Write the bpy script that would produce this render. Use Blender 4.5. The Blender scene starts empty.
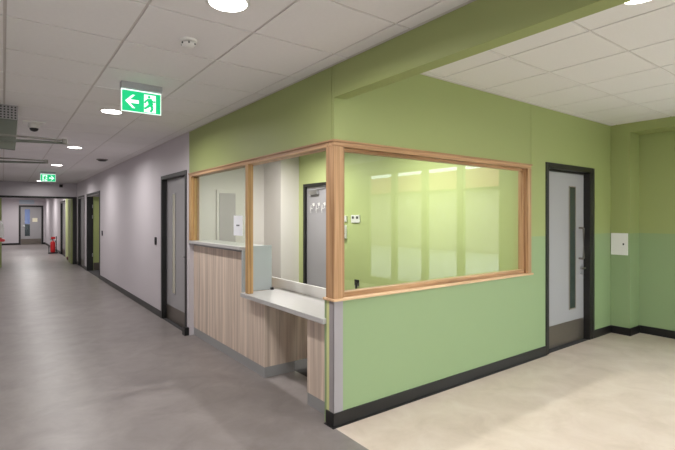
import bpy, bmesh, math, random
from mathutils import Vector, Matrix
S = bpy.context.scene
C = S.collection
PI = math.pi
random.seed(7)

# ---------------------------------------------------------------- camera
EYE = 1.53
cam_data = bpy.data.cameras.new('camera')
cam = bpy.data.objects.new('camera', cam_data); C.objects.link(cam)
cam.location = (0, 0, EYE)
cam.rotation_euler = (PI/2, 0, -math.atan2(451/757.4, 451/561.4))
cam_data.lens = 451/675*36
cam_data.sensor_width = 36
cam_data.sensor_fit = 'HORIZONTAL'
cam_data.shift_y = -7.5/675
cam_data.clip_start = 0.02
S.camera = cam

# ---------------------------------------------------------------- world, exposure
w = bpy.data.worlds.new('overcast_sky'); S.world = w
w.use_nodes = True
wn = w.node_tree.nodes; wn.clear()
bg = wn.new('ShaderNodeBackground'); bg.inputs['Color'].default_value = (0.87, 0.93, 1.0, 1)
SKY = 4.4
bg.inputs['Strength'].default_value = SKY
wo = wn.new('ShaderNodeOutputWorld'); w.node_tree.links.new(bg.outputs[0], wo.inputs[0])
S.view_settings.view_transform = 'Standard'
S.view_settings.look = 'None'
S.view_settings.gamma = 1
S.view_settings.use_curve_mapping = False
S.view_settings.exposure = 0.8
P_CORRIDOR = 15.5      # lamp watts
P_OFFICE = 32.0
P_HALL = 12.5
P_SIDE = 8.0

# ---------------------------------------------------------------- dimensions
XW = 1.94      # corridor wall face
YF = 2.66      # hall wall face
XL = -0.27     # left corridor wall
ZC = 2.643     # corridor ceiling
ZR = 2.752     # hall ceiling
XI = 4.6       # office inner wall
YE = 5.85      # end of counter
YB = 8.14      # office back wall
DADO = 1.324
XR = 6.5; XR2 = 6.8
YX = 17.0      # cross doorway
YEND = 31.0

# ---------------------------------------------------------------- materials
def srgb(r, g, b):
    def f(c):
        c /= 255
        return c/12.92 if c <= .04045 else ((c+.055)/1.055)**2.4
    return (f(r), f(g), f(b), 1)

def mat(name, col, rough=.5, metal=0, spec=.5, noise=None, bump=None, emit=None, es=1):
    m = bpy.data.materials.new(name); m.use_nodes = True
    nt = m.node_tree; b = nt.nodes['Principled BSDF']
    b.inputs['Base Color'].default_value = col
    b.inputs['Roughness'].default_value = rough
    b.inputs['Metallic'].default_value = metal
    b.inputs['Specular IOR Level'].default_value = spec
    if emit:
        b.inputs['Emission Color'].default_value = emit
        b.inputs['Emission Strength'].default_value = es
    if noise or bump:
        tc = nt.nodes.new('ShaderNodeTexCoord')
    if noise:                       # (scale, amount)
        n = nt.nodes.new('ShaderNodeTexNoise'); n.inputs['Scale'].default_value = noise[0]
        n.inputs['Detail'].default_value = 6
        nt.links.new(tc.outputs['Object'], n.inputs['Vector'])
        mx = nt.nodes.new('ShaderNodeMix'); mx.data_type = 'RGBA'
        a = noise[1]
        mx.inputs[6].default_value = tuple(c*(1-a) for c in col[:3])+(1,)
        mx.inputs[7].default_value = tuple(min(1, c*(1+a)) for c in col[:3])+(1,)
        nt.links.new(n.outputs['Fac'], mx.inputs[0]); nt.links.new(mx.outputs[2], b.inputs['Base Color'])
    if bump:                        # (scale, strength)
        n2 = nt.nodes.new('ShaderNodeTexNoise'); n2.inputs['Scale'].default_value = bump[0]
        nt.links.new(tc.outputs['Object'], n2.inputs['Vector'])
        bp = nt.nodes.new('ShaderNodeBump'); bp.inputs['Strength'].default_value = bump[1]
        bp.inputs['Distance'].default_value = .003
        nt.links.new(n2.outputs['Fac'], bp.inputs['Height']); nt.links.new(bp.outputs[0], b.inputs['Normal'])
    return m

UP = srgb(153, 163, 104); LOW = srgb(140, 161, 117)
def two_tone():
    m = mat('two_tone_green_paint', UP, .55, bump=(160, .1))
    nt = m.node_tree; b = nt.nodes['Principled BSDF']
    g = nt.nodes.new('ShaderNodeNewGeometry'); s = nt.nodes.new('ShaderNodeSeparateXYZ')
    nt.links.new(g.outputs['Position'], s.inputs[0])
    c = nt.nodes.new('ShaderNodeMath'); c.operation = 'GREATER_THAN'; c.inputs[1].default_value = DADO
    nt.links.new(s.outputs[2], c.inputs[0])
    mx = nt.nodes.new('ShaderNodeMix'); mx.data_type = 'RGBA'
    mx.inputs[6].default_value = LOW; mx.inputs[7].default_value = UP
    nt.links.new(c.outputs[0], mx.inputs[0]); nt.links.new(mx.outputs[2], b.inputs['Base Color'])
    return m

def wood(name, c1, c2, axis, fine=26, rough=.5, board=None):
    """grain that runs along the given axis"""
    m = mat(name, c1, rough); nt = m.node_tree; b = nt.nodes['Principled BSDF']
    tc = nt.nodes.new('ShaderNodeTexCoord'); mp = nt.nodes.new('ShaderNodeMapping')
    sc = [fine]*3; sc[axis] = .9
    mp.inputs['Scale'].default_value = sc
    nt.links.new(tc.outputs['Object'], mp.inputs[0])
    n = nt.nodes.new('ShaderNodeTexNoise'); n.inputs['Scale'].default_value = 1; n.inputs['Detail'].default_value = 5
    n.inputs['Distortion'].default_value = .6
    nt.links.new(mp.outputs[0], n.inputs['Vector'])
    r = nt.nodes.new('ShaderNodeValToRGB')
    r.color_ramp.elements[0].position = .34; r.color_ramp.elements[0].color = c2
    r.color_ramp.elements[1].position = .62; r.color_ramp.elements[1].color = c1
    nt.links.new(n.outputs['Fac'], r.inputs[0])
    out = r.outputs[0]
    if board:                        # wider bands of slightly different tone
        mp2 = nt.nodes.new('ShaderNodeMapping'); s2 = [board]*3; s2[axis] = .02
        mp2.inputs['Scale'].default_value = s2
        nt.links.new(tc.outputs['Object'], mp2.inputs[0])
        n2 = nt.nodes.new('ShaderNodeTexNoise'); n2.inputs['Scale'].default_value = 1; n2.inputs['Detail'].default_value = 1
        nt.links.new(mp2.outputs[0], n2.inputs['Vector'])
        mr = nt.nodes.new('ShaderNodeMapRange'); mr.inputs[1].default_value = .3; mr.inputs[2].default_value = .7
        mr.inputs[3].default_value = .78; mr.inputs[4].default_value = 1.1
        nt.links.new(n2.outputs['Fac'], mr.inputs[0])
        vm = nt.nodes.new('ShaderNodeVectorMath'); vm.operation = 'SCALE'
        nt.links.new(out, vm.inputs[0]); nt.links.new(mr.outputs[0], vm.inputs['Scale'])
        out = vm.outputs[0]
    nt.links.new(out, b.inputs['Base Color'])
    return m

def vinyl(name, c1, c2, c3, rough):
    m = mat(name, c1, rough, spec=.4); nt = m.node_tree; b = nt.nodes['Principled BSDF']
    tc = nt.nodes.new('ShaderNodeTexCoord')
    n = nt.nodes.new('ShaderNodeTexNoise'); n.inputs['Scale'].default_value = 3.2; n.inputs['Detail'].default_value = 8
    n.inputs['Roughness'].default_value = .65; n.inputs['Distortion'].default_value = .5
    nt.links.new(tc.outputs['Object'], n.inputs['Vector'])
    r = nt.nodes.new('ShaderNodeValToRGB'); e = r.color_ramp.elements
    e[0].position = .3; e[0].color = c2; e[1].position = .7; e[1].color = c3
    k = e.new(.5); k.color = c1
    nt.links.new(n.outputs['Fac'], r.inputs[0]); nt.links.new(r.outputs[0], b.inputs['Base Color'])
    return m

def glass(name, tint, ior=1.5, rough=0.0):
    m = bpy.data.materials.new(name); m.use_nodes = True
    nt = m.node_tree; nt.nodes.clear()
    o = nt.nodes.new('ShaderNodeOutputMaterial'); mx = nt.nodes.new('ShaderNodeMixShader')
    t = nt.nodes.new('ShaderNodeBsdfTransparent'); t.inputs[0].default_value = tint
    g = nt.nodes.new('ShaderNodeBsdfGlossy'); g.inputs['Roughness'].default_value = rough
    f = nt.nodes.new('ShaderNodeFresnel')
    ge = nt.nodes.new('ShaderNodeNewGeometry'); mr = nt.nodes.new('ShaderNodeMapRange')   # same reflectance on both faces of the thin pane
    mr.inputs[3].default_value = ior; mr.inputs[4].default_value = 1/ior
    nt.links.new(ge.outputs['Backfacing'], mr.inputs[0]); nt.links.new(mr.outputs[0], f.inputs['IOR'])
    nt.links.new(f.outputs[0], mx.inputs[0]); nt.links.new(t.outputs[0], mx.inputs[1])
    nt.links.new(g.outputs[0], mx.inputs[2]); nt.links.new(mx.outputs[0], o.inputs[0])
    return m

M = {}
M['white_wall'] = mat('white_wall_paint', srgb(199, 193, 197), .6, bump=(160, .1))
M['cream_wall'] = mat('cream_wall_paint', srgb(214, 209, 202), .6)
M['grey_wall'] = mat('grey_wall_paint', srgb(176, 170, 168), .6)
M['green'] = mat('olive_green_paint', UP, .55, bump=(160, .1))
M['lime'] = mat('light_lime_paint', srgb(184, 194, 134), .55)
M['two'] = two_tone()
M['tile'] = mat('ceiling_tile', srgb(230, 227, 226), .9, noise=(60, .03))
M['grid'] = mat('ceiling_grid_metal', srgb(206, 200, 195), .6)
M['floor_grey'] = vinyl('grey_vinyl', srgb(129, 122, 120), srgb(118, 111, 109), srgb(139, 132, 130), .36)
M['floor_beige'] = vinyl('beige_vinyl', srgb(206, 191, 178), srgb(195, 180, 166), srgb(214, 201, 189), .42)
M['floor_dark'] = mat('dark_carpet', srgb(60, 58, 60), .9)
M['black'] = mat('black_vinyl_skirting', srgb(19, 18, 18), .4)
M['frame'] = mat('dark_grey_door_frame', srgb(25, 24, 22), .4)
M['jamb'] = mat('black_door_lining', srgb(22, 19, 18), .45)
M['door'] = mat('pale_grey_door_leaf', srgb(160, 158, 160), .45)
M['kick'] = mat('brushed_kick_plate', srgb(120, 112, 104), .35, metal=.7, noise=(40, .06))
M['steel'] = mat('satin_steel', srgb(175, 175, 175), .3, metal=1)
M['dglass'] = mat('dark_vision_glass', srgb(48, 56, 58), .12)
M['lglass'] = mat('pale_vision_glass', srgb(196, 194, 176), .15)
M['bglass'] = mat('blue_vision_glass', srgb(120, 140, 190), .15)
M['tan'] = mat('tan_bead', srgb(128, 118, 106), .5)
for i, a in enumerate('xyz'):
    M['oak'+a] = wood('oak_frame_grain_'+a, srgb(192, 152, 112), srgb(146, 107, 70), i, 34, .42)
    M['pine'+a] = wood('golden_pine_grain_'+a, srgb(196, 158, 108), srgb(150, 110, 66), i, 34, .42)
M['laminate'] = wood('ash_laminate', srgb(226, 208, 192), srgb(192, 172, 156), 2, 30, .5, board=11)
M['sill'] = wood('pale_sill_grain', srgb(222, 188, 150), srgb(190, 150, 112), 0, 34, .4)
M['plinth'] = mat('grey_plinth', srgb(150, 150, 150), .4)
M['guard'] = mat('grey_corner_guard', srgb(156, 150, 152), .45)
M['stub'] = mat('yellow_green_plaster', srgb(206, 210, 148), .6)
M['white_top'] = mat('white_worktop', srgb(181, 179, 178), .3, noise=(22, .06))
M['panel_grey'] = mat('grey_end_panel', srgb(168, 174, 176), .4)
M['glass'] = glass('window_glass', (.94, .97, .93, 1), 1.43)
M['dayglass'] = glass('daylight_window_glass', (.95, .97, .97, 1), 1.2)
M['white'] = mat('white_plastic', srgb(228, 226, 222), .4)
M['dark'] = mat('black_plastic', srgb(22, 22, 24), .35)
M['lamp'] = mat('lit_lamp_diffuser', (1, 1, 1, 1), .5, emit=(1, .97, .92, 1), es=6)
M['sign_green'] = mat('lit_sign_green', srgb(0, 150, 95), .4, emit=srgb(14, 188, 118), es=.62)
M['sign_white'] = mat('lit_sign_white', (1, 1, 1, 1), .4, emit=(.80, 1, .93, 1), es=.55)
M['sign_box'] = mat('grey_sign_housing', srgb(176, 178, 182), .4)
M['red'] = mat('red_paint', srgb(205, 40, 45), .35)
M['maroon'] = mat('maroon_rubber', srgb(95, 40, 42), .6)
M['paper'] = mat('white_paper', srgb(236, 238, 244), .7)
M['ink'] = mat('grey_ink', srgb(110, 112, 120), .7)
M['cream'] = mat('cream_paper', srgb(238, 232, 206), .7)
M['greymetal'] = mat('grey_green_metal', srgb(96, 98, 88), .45, metal=.2)
M['bar'] = mat('grey_metal_rod', srgb(122, 116, 110), .4, metal=.3)
M['pale_blue'] = mat('pale_blue_panel', srgb(176, 190, 202), .4)
M['brick'] = mat('red_roof_tile', srgb(150, 84, 62), .8, noise=(8, .2))
M['render_wall'] = mat('pale_house_render', srgb(170, 160, 145), .8, noise=(3, .1))
M['asphalt'] = mat('pale_paving', srgb(176, 174, 168), .9, noise=(4, .15))
M['upvc'] = mat('green_window_frame', srgb(120, 138, 74), .5)

# ---------------------------------------------------------------- helpers
def bx(bm, x0, x1, y0, y1, z0, z1):
    v = [bm.verts.new(p) for p in ((x0,y0,z0),(x1,y0,z0),(x1,y1,z0),(x0,y1,z0),(x0,y0,z1),(x1,y0,z1),(x1,y1,z1),(x0,y1,z1))]
    fs = []
    for f in ((3,2,1,0),(4,5,6,7),(0,1,5,4),(1,2,6,5),(2,3,7,6),(3,0,4,7)):
        fs.append(bm.faces.new([v[i] for i in f]))
    return fs

def tube(bm, pts, r, n=10, caps=True):
    rings = []
    for i, p in enumerate(pts):
        p = Vector(p)
        a = Vector(pts[max(i-1, 0)]); b = Vector(pts[min(i+1, len(pts)-1)])
        d = (b-a).normalized()
        u = d.cross(Vector((0, 0, 1)))
        if u.length < .01: u = Vector((1, 0, 0))
        u.normalize(); v = d.cross(u)
        rr = r[i] if isinstance(r, (list, tuple)) else r
        rings.append([bm.verts.new(p + (u*math.cos(2*PI*k/n)+v*math.sin(2*PI*k/n))*rr) for k in range(n)])
    for a, b in zip(rings, rings[1:]):
        for k in range(n): bm.faces.new((a[k], a[(k+1) % n], b[(k+1) % n], b[k]))
    if caps:
        bm.faces.new(rings[0][::-1]); bm.faces.new(rings[-1])

def lathe(bm, prof, n=32, at=(0, 0, 0), axis='z'):
    rings = []
    for r, z in prof:
        ring = []
        for k in range(n):
            a = 2*PI*k/n
            if axis == 'z': p = (r*math.cos(a), r*math.sin(a), z)
            elif axis == 'x': p = (z, r*math.cos(a), r*math.sin(a))
            else: p = (r*math.cos(a), z, r*math.sin(a))
            ring.append(bm.verts.new(Vector(p)+Vector(at)))
        rings.append(ring)
    for a, b in zip(rings, rings[1:]):
        for k in range(n): bm.faces.new((a[k], a[(k+1) % n], b[(k+1) % n], b[k]))
    bm.faces.new(rings[0][::-1]); bm.faces.new(rings[-1])

def poly_y(bm, pts, y0, y1):
    """a polygon in the XZ plane given a thickness along Y"""
    a = [bm.verts.new((x, y0, z)) for x, z in pts]; b = [bm.verts.new((x, y1, z)) for x, z in pts]
    bm.faces.new(a); bm.faces.new(b[::-1])
    n = len(pts)
    for i in range(n): bm.faces.new((a[i], b[i], b[(i+1) % n], a[(i+1) % n]))

def obj(name, bm, m, parent=None, bevel=0, smooth=False, kind=None, label=None):
    bmesh.ops.recalc_face_normals(bm, faces=bm.faces)
    me = bpy.data.meshes.new(name); bm.to_mesh(me); bm.free()
    for mm in (m if isinstance(m, (list, tuple)) else [m]): me.materials.append(M[mm])
    o = bpy.data.objects.new(name, me); C.objects.link(o)
    if parent: o.parent = parent
    if bevel:
        md = o.modifiers.new('bevel', 'BEVEL'); md.width = bevel; md.segments = 2; md.limit_method = 'ANGLE'
    if smooth:
        for p in me.polygons: p.use_smooth = True
        me.shade_auto_smooth if False else None
        md = o.modifiers.new('split', 'EDGE_SPLIT'); md.split_angle = math.radians(40)
    if kind: o['kind'] = kind
    if label: o['label'] = label
    return o

def boxes(name, m, parent, *bs, bevel=0, kind=None, label=None):
    bm = bmesh.new()
    for b in bs: bx(bm, *b)
    return obj(name, bm, m, parent, bevel=bevel, kind=kind, label=label)

def struct(name, m, *bs, bevel=0):
    return boxes(name, m, None, *bs, bevel=bevel, kind='structure')

def thing(name, label, cat, loc=(0, 0, 0), rz=0, group=None):
    o = bpy.data.objects.new(name, None); C.objects.link(o)
    o.location = loc; o.rotation_euler = (0, 0, rz); o.empty_display_size = .1
    o['label'] = label; o['category'] = cat
    if group: o['group'] = group
    return o

def tag(o, label, cat, group=None):
    o['label'] = label; o['category'] = cat
    if group: o['group'] = group
    return o

def sroot(name, loc=(0, 0, 0), rz=0):
    o = bpy.data.objects.new(name, None); C.objects.link(o); o.location = loc; o.rotation_euler = (0, 0, rz)
    o.empty_display_size = .1; o['kind'] = 'structure'
    return o

def dup(root, loc, label=None):
    r = root.copy(); C.objects.link(r); r.location = loc
    if label: r['label'] = label
    for ch in list(root.children):
        c = ch.copy(); C.objects.link(c); c.parent = r
        for g in list(ch.children):
            d = g.copy(); C.objects.link(d); d.parent = c
    return r

# ================================================================ STRUCTURE
T = .12
# floors
struct('floor', 'floor_grey', (XL-.3, XW-.005, -4.0, YEND+.6, -.1, 0), (XW-.005, 2.34, YF, YE, -.1, 0))
struct('floor', 'floor_beige', (XW-.005, XR2+.15, -4.0, YF, -.1, 0))
struct('floor', 'floor_dark', (2.34, XR2+.15, YF, YE, -.1, 0), (XW-.005, XR2+.15, YE, 23, -.1, 0))

# ceilings: grid plane with tiles that drop a few millimetres below it
def ceiling(xs, ys, x0, x1, y0, y1, z, tilemat='tile'):
    bm = bmesh.new()
    for f in bx(bm, x0, x1, y0, y1, z+.004, z+.05): f.material_index = 1
    gx = [x0]+[x for x in xs if x0+.03 < x < x1-.03]+[x1]
    gy = [y0]+[y for y in ys if y0+.03 < y < y1-.03]+[y1]
    g = .008
    for a, b in zip(gx, gx[1:]):
        for c, d in zip(gy, gy[1:]):
            bx(bm, a+g, b-g, c+g, d-g, z-.002, z+.0045)
    return obj('ceiling', bm, [tilemat, 'grid'], None, kind='structure')
grid_x = [.007+.6*k for k in range(-2, 4)]
grid_y = [3.08+.6*k for k in range(-12, 50)]
ceiling(grid_x, grid_y, XL, XW, -4.0, YX, ZC)
ceiling(grid_x, grid_y, XL, XW, YX+.1, YEND, ZC)
ceiling([3.08+.6*k for k in range(-3, 8)], [1.385+.6*k for k in range(-10, 4)], 2.045, XR2, -4.0, YF, ZR)
ceiling([2.6+.6*k for k in range(8)], [3.08+.6*k for k in range(10)], XW+T, XI, YF+T, YB, ZR)
# corner / edge angle beside the corridor wall
struct('trim_1', 'grid', (XW-.022, XW, -4.0, YX, ZC-.004, ZC+.001))
struct('trim_2', 'grid', (2.045, XR, YF-.022, YF, ZR-.004, ZR+.001))

# downstand beam
struct('beam', 'green', (XW, 2.045, -4.0, YF-.0005, 2.407, ZR+.05), bevel=.002)
# wall facing the hall, around the window and the door
D0, D1 = 4.859, 6.018       # outer edges of hall door frame
WZ0, WZ1 = .935, 2.098      # window frame outer bottom and top
WX1 = 4.564
g = .0025
struct('wall_front', 'two',
       (XW, WX1-g, YF, YF+T, 0, WZ0-.02), (XW, WX1-g, YF, YF+.025, WZ1, ZR+.05), (XW+.005, WX1-g, YF+.025, YF+.031, WZ1, ZR+.05), (XW, WX1-g, YF+.031, YF+T, WZ1, ZR+.05),
       (WX1+g, D0+.03, YF, YF+T, 0, ZR+.05), (WX1-g, WX1+g, YF+.01, YF+T, WZ1, ZR+.05), (WX1-g, WX1+g, YF, YF+T, 0, WZ1),
       (D0+.03, D1-.03, YF, YF+T, 2.12, ZR+.05), (D1-.03, XR2, YF, YF+T, 0, ZR+.05))
# corridor wall band over the reception opening
struct('wall_corridor', 'green', (XW, XW+T, YF+T, YE, WZ1, ZR+.05))
# white corridor wall with the door openings (opening y0, y1, height)
ops = [(5.98, 7.085), (12.6, 14.7), (15.28, 16.55), (20.45, 22.1)]
segs = []; y = YE
for a, b in ops:
    segs.append((XW, XW+T, y, a, 0, ZC+.05)); segs.append((XW, XW+T, a, b, 2.13, ZC+.05)); y = b
segs1 = [s for s in segs if s[3] <= YX+.01] + [(XW, XW+T, 16.55, YX+.1, 0, ZC+.05)]
struct('wall_right', 'white_wall', *segs1, (XW, XW+T, 20.3, 20.45, 0, ZC+.05), (XW, XW+T, 20.45, 22.1, 2.13, ZC+.05), (XW, XW+T, 22.1, YEND, 0, ZC+.05))
struct('wall_far_right', 'lime', (XW, XW+T, YX+.1, 20.3, 0, ZC+.05))
struct('wall_left', 'white_wall', (XL-T, XL, -4.0, YX+.1, 0, ZC+.05), (XL-T, XL, YX+.1, YEND, 0, ZC+.05))
struct('wall_end', 'white_wall', (XL-T, .74, YEND, YEND+T, 0, ZC+.05), (1.83, XW+T, YEND, YEND+T, 0, ZC+.05), (.74, 1.83, YEND, YEND+T, 2.19, ZC+.05))
struct('wall_back', 'two', (XL-T, XR2+T, -4.0-T, -4.0, 0, .12), (XL-T, XR2+T, -4.0-T, -4.0, 2.5, ZR+.05), (XL-T, 0, -4.0-T, -4.0, .12, 2.5), (4.2, XR2+T, -4.0-T, -4.0, .12, 2.5))
# bulkhead over the cross doorway
struct('bulkhead', 'white_wall', (XL, XW, YX, YX+.1, 2.2, ZC+.05))
# pillar and recessed wall at the right, with the window bay nearer the camera
struct('pillar', 'two', (XR, XR2, 2.43, YF, 0, ZR+.05), bevel=.003)
struct('lintel', 'green', (XR, XR2, -4.0, 2.43, 2.63, ZR+.05))
WY = [-2.55, 1.0]
struct('wall_east', 'two', (XR2, XR2+T, WY[1], YF+T, 0, ZR+.05), (XR2, XR2+T, -4.0, WY[0], 0, ZR+.05), (XR2, XR2+T, WY[0], WY[1], 0, .12), (XR2, XR2+T, WY[0], WY[1], 2.55, ZR+.05))
# rooms behind: office
struct('wall_office', 'lime', (XI, XI+.1, YF+T, 6.28, 0, ZR+.05), (XI, XI+.1, 7.25, 7.46, 0, ZR+.05), (XI, XI+.1, 6.28, 7.25, 2.13, ZR+.05))
struct('wall_office_back', 'cream_wall', (XW+T, 4.2, YB, YB+.1, 0, ZR+.05))
struct('pillar_office', 'cream_wall', (4.2, XI+.1, 7.46, YB+.1, 0, ZR+.05), bevel=.002)
# enclosing walls of rooms only glimpsed
struct('wall_store', 'white_wall', (XI+.1, XR2+T, 8.2, 8.3, 0, ZR+.05), (XR2, XR2+T, YF+T, 8.2, 0, ZR+.05), (XI+.1, XR2+T, YF+T, 8.3, ZR+.05, ZR+.1),
       (4.4, 4.5, 8.3, 15.0, 0, ZC+.05), (XW+T, 4.5, 15.0, 15.1, 0, ZC+.05), (XW+T, 4.5, 8.3, 15.1, ZC+.05, ZC+.1), (XW+T, 4.6, 8.24, 8.3, 0, ZR+.05))
struct('wall_light_stop', 'white_wall', (XW+T+.3, XW+T+.4, 15.1, 23, 0, ZC+.1), (XW+T, XW+T+.4, 23, 23.1, 0, ZC+.1), (XW+T, XW+T+.4, 15.1, 23.1, ZC+.05, ZC+.1), (.5, 2.0, YEND+.5, YEND+.6, 0, 2.6), (.5, 2.0, YEND+T, YEND+.6, 2.3, 2.6), (.4, .5, YEND+T, YEND+.6, 0, 2.6), (1.95, 2.06, YEND+T, YEND+.6, 0, 2.6))  # unseen backing added behind the far doors to stop sky light leaking in
# skirtings
H = .1; B = .012
struct('baseboard_front', 'black', (XW-B, D0, YF-B, YF, 0, H), (XW-B, XW, YF, 2.75, 0, H), (XW-.028, D0, YF-.028, YF, 0, .006), (XW-.028, XW, YF, 2.752, 0, .006),
       (D1, XR, YF-B, YF, 0, H), (XR-B, XR, 2.43-B, YF-B, 0, H), (XR-B, XR2-B, 2.43-B, 2.43, 0, H), (XR2-B, XR2, -4.0, 2.43-B, 0, H), bevel=.002)
struct('baseboard_right', 'black', (XW-B, XW, 7.12, 12.56, 0, H), (XW-B, XW, 14.75, 15.24, 0, H), (XW-B, XW, 16.6, YX, 0, H), (XW-B, XW, 22.15, YEND, 0, H), (XW-.06, XW, YE, 5.945, 0, H), bevel=.002)
struct('baseboard_left', 'black', (XL, XL+B, -4.0, YX, 0, H), (XL, XL+B, YX+.1, YEND, 0, H))
struct('baseboard_end', 'black', (XL, .7, YEND-B, YEND, 0, H), (1.86, XW, YEND-B, YEND, 0, H))

# ---- hall window and reception opening frames
w1 = sroot('window_1')
X0 = XW-.006; Yf = YF-.006
fr = bmesh.new()
# corner post
boxes('corner_post', 'oakz', w1, (X0, 2.018, Yf, 2.755, WZ0, WZ1-.045), bevel=.003)
boxes('frame_head', 'oakx', w1, (X0, WX1, Yf, YF+.1, WZ1-.045, WZ1), (X0-.008, WX1+.008, Yf-.01, YF, WZ1-.012, WZ1+.003), bevel=.002)
boxes('frame_side', 'oakz', w1, (4.50, WX1, Yf, YF+.1, WZ0, WZ1-.045), bevel=.003)
boxes('window_sill', 'sill', w1, (X0-.014, WX1+.02, Yf-.016, YF+T, WZ0-.02, WZ0), bevel=.006)
boxes('glazing_bead', 'oakz', w1, (2.018, 2.046, YF+.012, YF+.1, WZ0, WZ1-.045), (4.48, 4.50, YF+.04, YF+.1, WZ0, WZ1-.045), bevel=.002)
boxes('glazing_bead', 'oakx', w1,
      (2.046, 4.48, YF+.05, YF+.1, WZ1-.068, WZ1-.045), (2.046, 4.48, YF+.03, YF+.1, WZ0, WZ0+.035), bevel=.002)
boxes('glass_pane', 'glass', w1, (2.03, 4.49, YF+.078, YF+.082, WZ0+.02, WZ1-.055))
w2 = sroot('window_2')
boxes('frame_head', 'oaky', w2, (X0, XW+.1, 2.755, YE, WZ1-.045, WZ1), (X0-.01, XW, YF-.01, YE, WZ1-.012, WZ1+.003), bevel=.002)
boxes('frame_side', 'pinez', w2, (X0, XW+.1, 5.77, YE, 1.235, WZ1-.045), (X0+.035, XW+.1, 5.75, 5.77, 1.235, WZ1-.045), bevel=.003)
boxes('mullion', 'pinez', w2, (X0, XW+.05, 4.085, 4.15, .777, WZ1-.045), bevel=.003)
boxes('glass_pane', 'glass', w2, (XW+.035, XW+.039, 4.15, 5.76, 1.235, WZ1-.045))

# corner guard and pier under the corner post
struct('pier', 'stub', (XW-.0015, XW+T-.001, 2.71, 2.752, 0, WZ0-.02))
gd = boxes('corner_guard', 'guard', None, (XW-.004, XW+.001, YF-.004, 2.715, H, WZ0-.022), (XW-.004, 2.02, YF-.004, YF+.001, H, WZ0-.022), bevel=.0015)
tag(gd, 'grey plastic corner guard on the corner below the oak post', 'corner guard')

# window bay glazing behind the camera's right (seen in reflections)
w3 = sroot('window_3')
pitch = (WY[1]-WY[0])/4
bm = bmesh.new()
for k in range(5):
    yy = WY[0]+k*pitch; bx(bm, XR2, XR2+.08, max(WY[0], yy-.07), min(WY[1], yy+.07), .12, 2.55)
bx(bm, XR2, XR2+.08, WY[0], WY[1], 2.02, 2.07); bx(bm, XR2, XR2+.08, WY[0], WY[1], .12, .18); bx(bm, XR2, XR2+.08, WY[0], WY[1], 2.49, 2.55)
obj('window_frame', bm, 'upvc', w3)
boxes('glass_pane', 'dayglass', w3, (XR2+.03, XR2+.036, WY[0], WY[1], .14, 2.53))

w4 = sroot('added_rear_window')  # assumed rear window, added to bring daylight in from behind the camera
boxes('window_frame', 'upvc', w4, *[(x-.04, x+.04, -4.08, -4.0, .12, 2.5) for x in (.04, 1.4, 2.8, 4.16)], (0, 4.2, -4.08, -4.0, .12, .18), (0, 4.2, -4.08, -4.0, 2.44, 2.5))
boxes('glass_pane', 'dayglass', w4, (0, 4.2, -4.05, -4.046, .14, 2.48))

# ================================================================ DOORS
def hall_door():
    r = sroot('door_1')
    y0 = YF-.012; zt = 2.15
    boxes('door_frame', 'frame', r, (D0, D0+.06, y0, YF+T, 0, zt), (D1-.06, D1, y0, YF+T, 0, zt), (D0+.06, D1-.06, y0, YF+T, zt-.06, zt), bevel=.003)
    boxes('door_lining', 'jamb', r, (D0+.06, D0+.08, YF+.02, YF+T, 0, zt-.06), (D1-.125, D1-.06, YF-.008, YF+T, 0, zt-.06), (D0+.08, D1-.125, YF+.06, YF+T, zt-.085, zt-.06))
    lx0, lx1, ly = D0+.075, D1-.12, YF+.068
    leaf = boxes('door_leaf', 'door', r, (lx0, lx1, ly, ly+.044, .008, zt-.065), bevel=.002)
    boxes('kick_plate', 'kick', leaf, (lx0+.01, lx1-.01, ly-.002, ly, .01, .27))
    vx0, vx1 = 5.53, 5.67
    boxes('vision_panel', 'dglass', leaf, (vx0, vx1, ly-.003, ly, .42, 1.90))
    boxes('glazing_bead', 'tan', leaf, (vx0-.012, vx0, ly-.008, ly, .408, 1.912), (vx1, vx1+.012, ly-.008, ly, .408, 1.912), (vx0, vx1, ly-.008, ly, 1.90, 1.912), (vx0, vx1, ly-.008, ly, .408, .42))
    bm = bmesh.new(); hx = 5.775
    tube(bm, [(hx, ly, 1.40), (hx, ly-.05, 1.40), (hx, ly-.055, 1.39), (hx, ly-.055, 1.03), (hx, ly-.05, 1.02), (hx, ly, 1.02)], .013)
    obj('pull_handle', bm, 'bar', leaf, smooth=True)
    bm = bmesh.new(); lathe(bm, [(.026, ly-.008), (.026, ly)], 20, (5.835, 0, .90), 'y'); tube(bm, [(5.835, ly-.008, .90), (5.835, ly-.05, .90), (5.76, ly-.052, .90)], .009)
    obj('lever_handle', bm, 'steel', leaf, smooth=True)
    bm = bmesh.new(); lathe(bm, [(.022, ly-.006), (.022, ly)], 20, (5.835, 0, .83), 'y'); obj('lock_rose', bm, 'steel', leaf, smooth=True)
hall_door()

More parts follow.
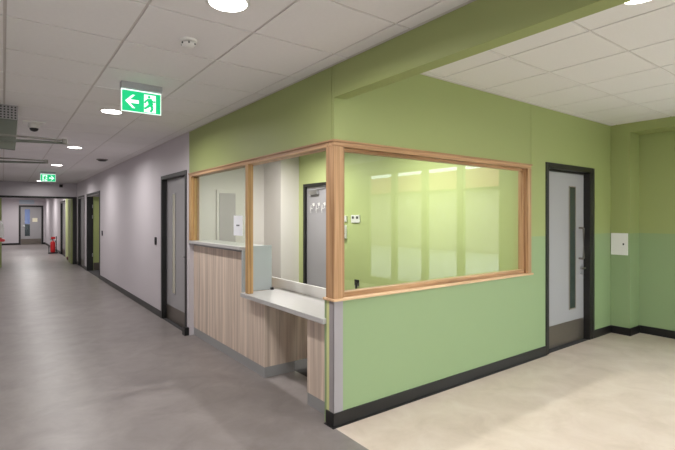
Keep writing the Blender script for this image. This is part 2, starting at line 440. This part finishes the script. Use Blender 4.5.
def side_door(n, ya, yb, zt=2.155, vision=True, leafmat='door', depth=.06, vis='lglass'):
    """door in the corridor wall, frame outer edges ya..yb"""
    r = sroot('door_%d' % n)
    x0 = XW-.012
    boxes('door_frame', 'frame', r, (x0, XW+T, ya, ya+.055, 0, zt), (x0, XW+T, yb-.055, yb, 0, zt), (x0, XW+T, ya+.055, yb-.055, zt-.055, zt), bevel=.003)
    lx = XW+depth
    leaf = boxes('door_leaf', leafmat, r, (lx, lx+.044, ya+.06, yb-.06, .008, zt-.06), bevel=.002)
    boxes('kick_plate', 'kick', leaf, (lx-.002, lx, ya+.07, yb-.07, .01, .22))
    if vision:
        v0 = yb-.50; v1 = yb-.37
        boxes('vision_panel', vis, leaf, (lx-.003, lx, v0, v1, .43, 1.87))
        boxes('glazing_bead', 'steel', leaf, (lx-.007, lx, v0-.012, v0, .418, 1.882), (lx-.007, lx, v1, v1+.012, .418, 1.882), (lx-.007, lx, v0, v1, 1.87, 1.882), (lx-.007, lx, v0, v1, .418, .43))
    bm = bmesh.new(); hy = ya+.14
    tube(bm, [(lx, hy, 1.0), (lx-.05, hy, 1.0), (lx-.052, hy+.1, 1.0)], .009); lathe(bm, [(.025, lx-.008), (.025, lx)], 16, (0, hy, 1.0), 'x')
    obj('lever_handle', bm, 'steel', leaf, smooth=True)
    return r
side_door(2, 5.945, 7.125)
side_door(4, 15.24, 16.6, 2.2, vision=False)
side_door(5, 20.4, 22.15, 2.2)

# open doorway with a green leaf swung into the room
r = sroot('door_3')
boxes('door_frame', 'frame', r, (XW-.012, XW+T, 12.56, 12.62, 0, 2.2), (XW-.012, XW+T, 12.62, 14.69, 2.14, 2.2), (XW-.012, XW+T+.03, 14.69, 14.75, 0, 2.2), bevel=.003)
leaf = boxes('door_leaf', 'green', r, (XW+.14, XW+1.1, 14.70, 14.744, .008, 2.13), bevel=.002)
boxes('kick_plate', 'kick', leaf, (XW+.16, XW+1.08, 14.696, 14.70, .01, .22))
for z in (.45, 1.55, 1.85):
    bm = bmesh.new(); tube(bm, [(XW+.135, 14.69, z-.05), (XW+.135, 14.69, z+.05)], .012)
    obj('hinge', bm, 'steel', leaf, smooth=True)

# cross doorway frame with two green leaves held open
r = sroot('door_6')
boxes('door_frame', 'jamb', r, (1.83, XW, YX-.02, YX+.1, 0, 2.2), (XL, -.12, YX-.02, YX+.1, 0, 2.2), (-.12, 1.83, YX-.02, YX+.1, 2.14, 2.2), bevel=.003)
boxes('door_leaf', 'green', r, (1.80, 1.845, YX+.12, YX+1.02, .008, 2.13), bevel=.002)
boxes('door_leaf', 'green', r, (-.13, -.04, YX+.12, YX+1.0, .008, 2.13), bevel=.002)

# door at the end of the corridor
r = sroot('door_7')
a, b, zt = .70, 1.86, 2.22
boxes('door_frame', 'jamb', r, (a, a+.09, YEND-.02, YEND+T, 0, zt), (b-.09, b, YEND-.02, YEND+T, 0, zt), (a+.09, b-.09, YEND-.02, YEND+T, zt-.09, zt))
leaf = boxes('door_leaf', 'door', r, (a+.09, b-.09, YEND+.04, YEND+.085, .01, zt-.09))
boxes('kick_plate', 'kick', leaf, (a+.1, b-.1, YEND+.035, YEND+.04, .02, .32))
boxes('vision_panel', 'bglass', leaf, (.98, 1.22, YEND+.034, YEND+.04, 1.17, 2.0))
boxes('vision_panel', 'dglass', leaf, (.98, 1.22, YEND+.034, YEND+.04, .48, 1.15))
bm = bmesh.new(); tube(bm, [(.88, YEND+.04, 1.03), (.88, YEND-.01, 1.03), (.97, YEND-.012, 1.03)], .014); obj('lever_handle', bm, 'steel', leaf)
tag(boxes('paper_notice', 'cream', None, (1.34, 1.58, YEND+.033, YEND+.038, 1.28, 1.50)), 'cream paper notice stuck on the far end door', 'notice')
tag(boxes('overhead_sign', 'pale_blue', None, (.72, 1.42, YEND-.05, YEND-.02, 2.30, 2.52)), 'pale blue panel on the wall above the far end door', 'sign')

# office inner door, seen through the opening
r = sroot('door_8')
boxes('door_frame', 'frame', r, (XI-.02, XI+.1, 6.24, 6.30, 0, 2.16), (XI-.02, XI+.1, 7.22, 7.28, 0, 2.16), (XI-.02, XI+.1, 6.30, 7.22, 2.10, 2.16), bevel=.003)
leaf = boxes('door_leaf', 'door', r, (XI+.03, XI+.074, 6.30, 7.22, .008, 2.10), bevel=.002)
bm = bmesh.new(); bx(bm, XI-.03, XI+.03, 6.80, 7.06, 1.95, 2.03)
obj('closer_body', bm, 'steel', leaf, bevel=.006)
bm = bmesh.new(); tube(bm, [(XI-.025, 6.93, 2.06), (XI-.03, 6.62, 2.085), (XI+.0, 6.55, 2.10)], .009); obj('closer_arm', bm, 'steel', leaf)
bm = bmesh.new(); tube(bm, [(XI+.03, 6.44, 1.75), (XI-.02, 6.44, 1.75), (XI-.02, 6.44, 1.0), (XI+.03, 6.44, 1.0)], .012); obj('pull_handle', bm, 'frame', leaf)

# the three hooks hung on the inner door
hooks = []
for k, yy in enumerate((6.62, 6.80, 6.98)):
    bm = bmesh.new()
    pts = [(XI+.022, yy, 1.78), (XI-.01, yy, 1.78)]
    for j in range(9):
        an = PI/2 + PI*1.25*j/8
        pts.append((XI-.012, yy+.045*math.cos(an)-.0, 1.735+.045*math.sin(an)))
    pts.append((XI-.012, yy+.05, 1.70)) if False else None
    tube(bm, pts, .0045, 8); bx(bm, XI+.018, XI+.030, yy-.018, yy+.018, 1.745, 1.80)
    tube(bm, [(XI-.012, yy+.032, 1.76), (XI-.012, yy+.05, 1.66), (XI-.012, yy+.04, 1.62)], .0045, 8)
    h = obj('coat_hook', bm, 'white'); tag(h, ['white loop hook on the inner office door, nearest the oak corner post', 'middle white loop hook on the inner office door', 'white loop hook on the inner office door, nearest the green wall strip'][k], 'hook', 'loop hooks on the office door')

# ================================================================ RECEPTION COUNTER
XC = 2.0; XB = 2.335
YS = 4.235      # step between high and low counter
YK0, YK1 = 3.116, 3.867
cab = thing('counter_cabinet', 'pale ash laminate reception cabinet below the raised white shelf', 'cabinet', (XC, 4.9, 0))
def rel(root, *b):
    lx, ly, lz = root.location
    return tuple((q[0]-lx, q[1]-lx, q[2]-ly, q[3]-ly, q[4]-lz, q[5]-lz) for q in b)
boxes('front_panel', 'laminate', cab, *rel(cab, (XC, XC+.02, YK1, YS, .1, .733), (XC, XC+.02, YS, YE, .1, 1.168)), bevel=.001)
boxes('shade_rail', 'plinth', cab, *rel(cab, (XC+.004, XC+.02, YS, YE, 1.168, 1.198)))  # darker strip standing in for the shade under the shelf overhang
boxes('side_panel', 'laminate', cab, *rel(cab, (XC+.02, XB+.2, YK1, YK1+.02, .1, .733)), bevel=.001)
boxes('back_panel', 'laminate', cab, *rel(cab, (XB-.02, XB, YK1+.02, YE, .1, .733)))
boxes('plinth', 'plinth', cab, *rel(cab, (XC+.002, XC+.02, YK1+.002, YE, 0, .1), (XC+.02, XB, YK1+.002, YK1+.02, 0, .1)))
boxes('end_panel', 'panel_grey', cab, *rel(cab, (XW-.008, XW+.045, YS-.02, YS, .777, 1.198), (XW+.045, 2.265, YS-.02, YS, .777, 1.24)), bevel=.002, label='smooth grey end panel rising from the low worktop')
ped = thing('counter_pedestal', 'narrow ash laminate pedestal under the low worktop beside the green corner', 'cabinet', (XC, 2.93, 0))
boxes('front_panel', 'laminate', ped, *rel(ped, (XC, XC+.02, 2.753, YK0, .1, .733)), bevel=.001)
boxes('side_panel', 'laminate', ped, *rel(ped, (XC+.02, XB, YK0-.02, YK0, .1, .733)), bevel=.001)
boxes('plinth', 'plinth', ped, *rel(ped, (XC+.002, XC+.02, 2.753, YK0-.002, 0, .1), (XC+.02, XB, YK0-.02, YK0-.002, 0, .1)))
kb = thing('knee_panel', 'dark back panel closing the knee space under the low worktop', 'panel', (XB+.21, 3.5, 0))
boxes('panel', 'laminate', kb, *rel(kb, (XB+.2, XB+.22, YK0+.001, YK1-.001, .1, .733)))
boxes('skirting', 'black', kb, *rel(kb, (XB+.2, XB+.22, YK0+.001, YK1-.001, 0, .1)))
tag(boxes('raised_worktop', 'white_top', None, (XW-.024, 2.263, YS+.001, YE-.003, 1.20, 1.232), bevel=.003), 'long white raised shelf on top of the ash laminate reception cabinet', 'worktop')
lw = thing('low_worktop', 'low white speckled worktop between the golden mullion and the oak corner post', 'worktop', (2.1, 3.5, .734))
boxes('top', 'white_top', lw, *rel(lw, (XW-.032, 2.40, 2.757, YS-.025, .735, .775)), bevel=.003)
boxes('upstand', 'white', lw, *rel(lw, (2.38, 2.40, 2.79, YB-3.4, .776, .875)), bevel=.002)
tag(boxes('cable_clip', 'dark', None, (2.245, 2.275, YS-.05, YS-.0215, .7755, .80), bevel=.004), 'small black clip at the foot of the grey end panel on the low worktop', 'clip')

# paper on the glass of the raised side
ps = thing('paper_sign', 'white paper sheet taped on the glass next to the golden mullion', 'notice', (XW+.044, 4.3, 1.24))
boxes('sheet', 'paper', ps, *rel(ps, (XW+.0325, XW+.0345, 4.30, 4.52, 1.34, 1.55)))
boxes('printed_line', 'ink', ps, *rel(ps, (XW+.0318, XW+.0324, 4.37, 4.45, 1.44, 1.455)))
# cupboard seen through the glass, against the back wall
cb = thing('riser_cupboard', 'narrow grey cupboard on the office back wall seen through the left glass', 'cupboard', (3.3, YB, 0))
boxes('frame', 'cream_wall', cb, *rel(cb, (3.20, 3.62, YB-.04, YB-.001, .4, 2.05)), bevel=.003)
boxes('door', 'grey_wall', cb, *rel(cb, (3.25, 3.57, YB-.055, YB-.04, .46, 1.99)), bevel=.003)

# office wall controls
def thermo():
    t = thing('wall_thermostat', 'white twin display thermostat on the lime office wall', 'thermostat', (XI, 5.70, 1.5))
    boxes('body', 'white', t, (-.022, 0, -.105, .105, -.055, .07), bevel=.004)
    for s in (-1, 1): boxes('display', 'dark', t, (-.025, -.022, s*.055-.022, s*.055+.022, .01, .05))
thermo()
t = thing('wall_telephone', 'white handset phone on the lime office wall below the small grey dial', 'telephone', (XI, 5.99, 1.3))
boxes('cradle', 'white', t, (-.03, 0, -.05, .05, -.12, .1), bevel=.006)
boxes('handset', 'white', t, (-.06, -.03, -.03, .03, -.11, .09), bevel=.01)
tag(boxes('dial_control', 'white', None, (XI-.03, XI-.0005, 5.93, 6.01, 1.46, 1.56), bevel=.005), 'small pale control box above the wall phone', 'control')
t = thing('wall_socket', 'black socket with a short plug low on the lime office wall', 'socket', (XI, 5.67, .475))
boxes('plate', 'dark', t, (-.02, 0, -.05, .05, -.045, .05), bevel=.003)
boxes('plug', 'dark', t, (-.05, -.02, -.03, 0, -.09, .0), bevel=.004)

# ================================================================ HALL FIXTURES
t = thing('access_panel', 'square white access panel with a keyhole on the green pillar', 'panel', (XR, 2.55, 1.04))
boxes('door', 'white', t, (-.018, 0, -.10, .1, 0, .285), bevel=.003)
boxes('keyhole', 'dark', t, (-.02, -.018, -.06, -.042, .13, .155))
# switch by door
def switch(y, z, label):
    t = thing('wall_keypad', label, 'keypad', (XW, y, z))
    boxes('body', 'dark', t, (-.022, 0, -.028, .028, -.06, .06), bevel=.004)
    boxes('face', 'frame', t, (-.024, -.022, -.015, .015, -.02, .045))
switch(7.42, 1.16, 'small black keypad on the white wall left of the nearest corridor door')
switch(12.2, 1.15, 'small black keypad on the white wall beside the open green doorway')

# ================================================================ CEILING FIXTURES
def lamp_light(parent, power, size, z, spread=PI, col=(1, .975, .95)):
    ld = bpy.data.lights.new('lamp', 'AREA'); ld.shape = 'DISK'; ld.size = size; ld.energy = power; ld.color = col
    ld.spread = spread
    lo = bpy.data.objects.new('bulb', ld); C.objects.link(lo); lo.parent = parent; lo.location = (0, 0, z)
def downlight(z, power, label, group, r=.1, spread=math.radians(168)):
    t = thing('downlight', label, 'ceiling light', (0, 0, z), 0, group)
    bm = bmesh.new(); 
    lathe(bm, [(r+.014, 0), (r+.014, -.006), (r+.002, -.010), (r-.004, -.010), (r-.004, 0)], 40)
    obj('trim_ring', bm, 'white', t, smooth=True)
    bm = bmesh.new(); lathe(bm, [(r-.004, -.002), (r-.005, -.011)], 40)
    obj('diffuser', bm, 'lamp', t)
    lamp_light(t, power, 2*r-.03, -.014, spread)
    return t
GL = 'round downlights along the corridor ceiling'
labs = ['round white downlight nearest the camera, at the top of the picture', 'round white downlight just left of the large green exit sign',
        'round white downlight right of the grey rod, third along the corridor', 'fourth round downlight along the corridor, above the far exit sign',
        'fifth round downlight along the corridor, hidden behind the far exit sign', 'sixth round downlight, just before the far bulkhead']
d = downlight(ZC-.001, P_CORRIDOR, labs[0], GL); d.location = (.93, 2.20, ZC-.001)
for k, yy in enumerate((5.18, 8.18, 11.18, 14.1, 16.3)):
    lastd = dup(d, (.907, yy, ZC-.001), labs[k+1])
for c_ in lastd.children:
    if c_.type == 'LIGHT': c_.data = c_.data.copy(); c_.data.energy = 3.0
dup(d, (.907, -.82, ZC-.001), 'added round downlight in the corridor ceiling behind the camera')  # unseen lamp added behind the camera for more corridor light
for yy, nm in ((20.5, 'round downlight just beyond the far bulkhead'), (24.5, 'round downlight midway beyond the far bulkhead'), (29.2, 'round downlight before the far end door')):
    fl = dup(d, (.907, yy, ZC-.001), nm)
    for c_ in fl.children:
        if c_.type == 'LIGHT': c_.data = c_.data.copy(); c_.data.energy = 26.0
h = downlight(ZR-.001, P_HALL, 'round downlight at the top right edge beside the green beam', 'round downlights in the hall ceiling'); h.location = (2.80, .99, ZR-.001)
side = dup(h, (5.18, 1.085, ZR-.001), 'round downlight in the hall ceiling near the window bay')
for c_ in side.children:
    if c_.type == 'LIGHT': c_.data = c_.data.copy(); c_.data.energy = 3.5
dup(h, (2.78, -1.9, ZR-.001), 'added round downlight in the hall ceiling behind the camera')  # added out of view to help light the hall
dup(h, (5.18, -1.9, ZR-.001), 'added round downlight at the rear of the hall by the window bay')  # another unseen lamp, added for hall light from the rear
o_ = downlight(ZR-.001, P_OFFICE, 'round downlight in the office ceiling behind the hall window', 'round downlights in the office ceiling'); o_.location = (3.5, 4.0, ZR-.001)
dup(o_, (3.5, 6.4, ZR-.001), 'round downlight in the office ceiling near the inner door')
s_ = downlight(ZC+.045, P_SIDE, 'added round downlight in the room behind the open green doorway', 'added downlights in side rooms'); s_.location = (3.2, 13.4, ZC+.045)  # unseen lamp put in to light the side room dimly

# smoke detector
t = thing('smoke_detector', 'white round smoke detector on the ceiling near the first downlight', 'smoke detector', (.93, 2.82, ZC-.001))
bm = bmesh.new(); lathe(bm, [(.052, 0), (.052, -.012), (.048, -.016), (.03, -.018)], 32); obj('base', bm, 'white', t, smooth=True)
bm = bmesh.new(); lathe(bm, [(.034, -.018), (.042, -.024), (.042, -.034), (.03, -.044), (.012, -.047)], 32); obj('head', bm, 'white', t, smooth=True)
for k in range(6):
    a = k*PI/3+.3
    bm = bmesh.new(); tube(bm, [(.041*math.cos(a), .041*math.sin(a), -.026), (.0435*math.cos(a), .0435*math.sin(a), -.034)], .005, 6); obj('slot', bm, 'dark', t)

# ceiling speaker
t = thing('ceiling_speaker', 'dark round ceiling speaker over the white corridor wall', 'speaker', (1.52, 9.6, ZC-.001))
bm = bmesh.new(); lathe(bm, [(.1, 0), (.1, -.012), (.085, -.02)], 32); obj('rim', bm, 'bar', t, smooth=True)
bm = bmesh.new(); lathe(bm, [(.08, -.0195), (.07, -.032), (.05, -.038)], 32); obj('grille', bm, 'dark', t, smooth=True)

# dome camera
t = thing('dome_camera', 'small white dome camera with a black eye on the corridor ceiling', 'camera', (.29, 6.36, ZC-.001))
bm = bmesh.new(); bx(bm, -.11, .11, -.1, .1, -.014, 0); obj('plate', bm, 'white', t, bevel=.003)
bm = bmesh.new(); lathe(bm, [(.062, -.014), (.062, -.055), (.055, -.068)], 28); obj('body', bm, 'white', t, smooth=True)
bm = bmesh.new(); lathe(bm, [(.046, -.066), (.044, -.082), (.033, -.098), (.012, -.106)], 24); obj('dome', bm, 'dark', t, smooth=True)

# exit signs -------------------------------------------------------
def exit_sign(label, x, y, flip=False):
    t = thing('exit_sign', label, 'exit sign', (x, y, ZC-.001), 0, 'lit green exit signs')
    W = .322
    boxes('housing', 'sign_box', t, (-W/2, W/2, -.035, .035, -.055, 0), bevel=.004)
    boxes('panel', 'sign_white', t, (-W/2+.004, W/2-.004, -.006, .006, -.238, -.055))
    s = -1 if flip else 1
    def X(a): return s*a
    yq = -.0062
    g0, g1 = (-.151, .151)
    bm = bmesh.new(); bx(bm, g0, g1, -.0085, yq, -.233, -.066); obj('green_field', bm, 'sign_green', t)
    # white arrow
    cx = -.073; cz = -.152
    A = [(-.055, 0), (.0, .055), (.022, .055), (-.018, .014), (.05, .014), (.05, -.014), (-.018, -.014), (.022, -.055), (.0, -.055)]
    bm = bmesh.new(); poly_y(bm, [(X(cx+a), cz+b) for a, b in A], -.0105, -.0085); obj('arrow', bm, 'sign_white', t)
    # white doorway with the running man
    dx0, dx1 = .018, .112
    bm = bmesh.new(); poly_y(bm, [(X(dx0), -.228), (X(dx1), -.228), (X(dx1), -.080), (X(dx0), -.080)], -.0105, -.0085); obj('doorway', bm, 'sign_white', t)
    bm = bmesh.new()
    def KX(a): return .065+(a-.058)*1.25
    def seg(x0, z0, x1, z1, wd):
        d_ = Vector((x1-x0, z1-z0)).normalized(); n_ = Vector((-d_.y, d_.x))*wd*.7
        poly_y(bm, [(X(KX(x0+n_.x)), z0+n_.y), (X(KX(x1+n_.x)), z1+n_.y), (X(KX(x1-n_.x)), z1-n_.y), (X(KX(x0-n_.x)), z0-n_.y)], -.0125, -.0105)
    poly_y(bm, [(X(.058+.011*math.cos(q*PI/5)), -.098+.011*math.sin(q*PI/5)) for q in range(10)], -.0125, -.0105)
    seg(.054, -.112, .064, -.165, .022)
    seg(.054, -.116, .032, -.135, .010); seg(.032, -.135, .024, -.152, .009)
    seg(.058, -.116, .078, -.138, .010); seg(.078, -.138, .092, -.130, .009)
    seg(.062, -.160, .040, -.185, .013); seg(.040, -.185, .022, -.200, .011)
    seg(.064, -.160, .074, -.192, .013); seg(.074, -.192, .062, -.222, .011)
    obj('running_figure', bm, 'sign_green', t)
    return t
exit_sign('large lit green exit sign near the camera with arrow pointing left', .93, 4.01)
exit_sign('small far lit green exit sign with arrow pointing right', .875, 13.0, True)

# sensor on the bulkhead
t = thing('bulkhead_sensor', 'small black sensor on the far bulkhead', 'sensor', (1.50, YX, 2.55))
bm = bmesh.new(); lathe(bm, [(.028, -.055), (.04, -.04), (.04, 0)], 20, axis='y'); obj('body', bm, 'dark', t, smooth=True)
boxes('base', 'bar', t, (-.05, .05, -.012, 0, -.05, .05))

# left side hardware -------------------------------------------------
t = thing('hanging_bracket', 'grey-green metal bracket plate with a perforated top band at the left edge', 'bracket', (XL, 5.5, 0))
bm = bmesh.new(); poly_y(bm, [(0, 2.22), (.365, 2.20), (.375, 2.3), (.385, 2.50), (0, 2.50)], 0, .05); obj('plate', bm, 'greymetal', t, bevel=.004)
bm = bmesh.new(); poly_y(bm, [(0, 2.50), (.387, 2.50), (.39, ZC-.003), (0, ZC-.003)], -.004, .054); obj('perforated_band', bm, 'guard', t)
bm = bmesh.new()
for i in range(13):
    for j in range(5):
        x = .012+i*.029; z = 2.508+j*.026
        bx(bm, x, x+.014, -.006, -.003, z, z+.014)
o = obj('perforation', bm, 'dark', t); o['kind'] = 'stuff'
boxes('bolt_plate', 'dark', t, (.05, .15, -.03, 0, 2.33, 2.42), bevel=.004)
def arm(y, xe, z, label):
    t = thing('hanging_rail', label, 'arm', (XL, y, z), 0, 'overhead arms at the left wall')
    L = xe-XL
    bm = bmesh.new(); bx(bm, 0, L-.02, -.01, .01, .028, .045)
    obj('top_rod', bm, 'bar', t, bevel=.002)
    bm = bmesh.new(); poly_y(bm, [(0, -.035), (L, .0), (L, .022), (0, -.005)], -.012, .012)
    obj('lower_rod', bm, 'greymetal', t, bevel=.002)
    boxes('end_bracket', 'bar', t, (L-.045, L, -.018, .018, -.002, .05), bevel=.004)
    boxes('wall_plate', 'greymetal', t, (0, .012, -.04, .04, -.07, .08), bevel=.003)
arm(5.18, .51, 2.255, 'grey double rod arm reaching from the left edge, nearer and longer one')
arm(7.25, .49, 2.26, 'grey double rod arm reaching from the left edge, farther one by the far exit sign')
t = thing('wall_dispenser', 'rounded white wall unit with a red base at the left edge of the picture', 'dispenser', (XL, 16.55, 1.15))
bm = bmesh.new()
prof = [(.0, .33), (.10, .335), (.2, .30), (.26, .22), (.285, .1), (.285, -.1), (.27, -.2), (.0, -.22)]
poly_y(bm, prof, -.12, .12); obj('cover', bm, 'white', t, bevel=.02)
bm = bmesh.new(); poly_y(bm, [(0, -.222), (.22, -.222), (.32, -.27), (.30, -.33), (0, -.34)], -.08, .08); obj('base', bm, 'red', t, bevel=.01)

# fire extinguisher on a stand ------------------------------------------
t = thing('fire_extinguisher', 'red fire extinguisher on a black stand against the far right wall', 'fire extinguisher', (1.70, 22.7, 0))
boxes('stand', 'dark', t, (-.17, .17, -.14, .14, 0, .05), (.12, .15, .08, .12, .05, .72), (-.15, -.12, .08, .12, .05, .3), bevel=.004)
bm = bmesh.new(); lathe(bm, [(.085, .052), (.092, .07), (.092, .44), (.075, .50), (.03, .53), (.026, .55)], 24); obj('cylinder', bm, 'red', t, smooth=True)
bm = bmesh.new(); bx(bm, -.02, .02, -.02, .02, .55, .59); bx(bm, -.09, .02, -.008, .008, .59, .605); obj('valve', bm, 'dark', t)
bm = bmesh.new(); tube(bm, [(.02, 0, .57), (.08, 0, .55), (.115, 0, .45), (.11, 0, .22)], [.01, .01, .012, .018]); obj('hose', bm, 'dark', t, smooth=True)
boxes('sign_board', 'red', t, (-.06, .1, .1, .11, .60, .70))
tag(boxes('door_wedge', 'maroon', None, (1.86, 1.925, 18.9, 19.2, 0, .1), bevel=.02), 'small dark red door stop on the far corridor floor', 'door stop')

# ================================================================ OUTSIDE (seen only in reflections)
g_ = struct('ground', 'asphalt', (XR2+T, 60, -40, 30, -.25, -.15), (-30, XR2+T, -40, -4.0-T, -.25, -.15))
hs = thing('house', 'pale house with a red tiled roof outside the hall windows', 'building', (18, -12, -.15))
boxes('wall', 'render_wall', hs, (0, 6, -24, 20, 0, 3.0))
bm = bmesh.new()
v = [bm.verts.new(p) for p in ((-.4, -24.4, 3.0), (6.4, -24.4, 3.0), (6.4, 20.4, 3.0), (-.4, 20.4, 3.0), (3, -24.4, 4.4), (3, 20.4, 4.4))]
for f in ((0, 1, 2, 3), (0, 3, 5, 4), (1, 4, 5, 2), (0, 4, 1), (3, 2, 5)): bm.faces.new([v[i] for i in f])
obj('roof', bm, 'brick', hs)
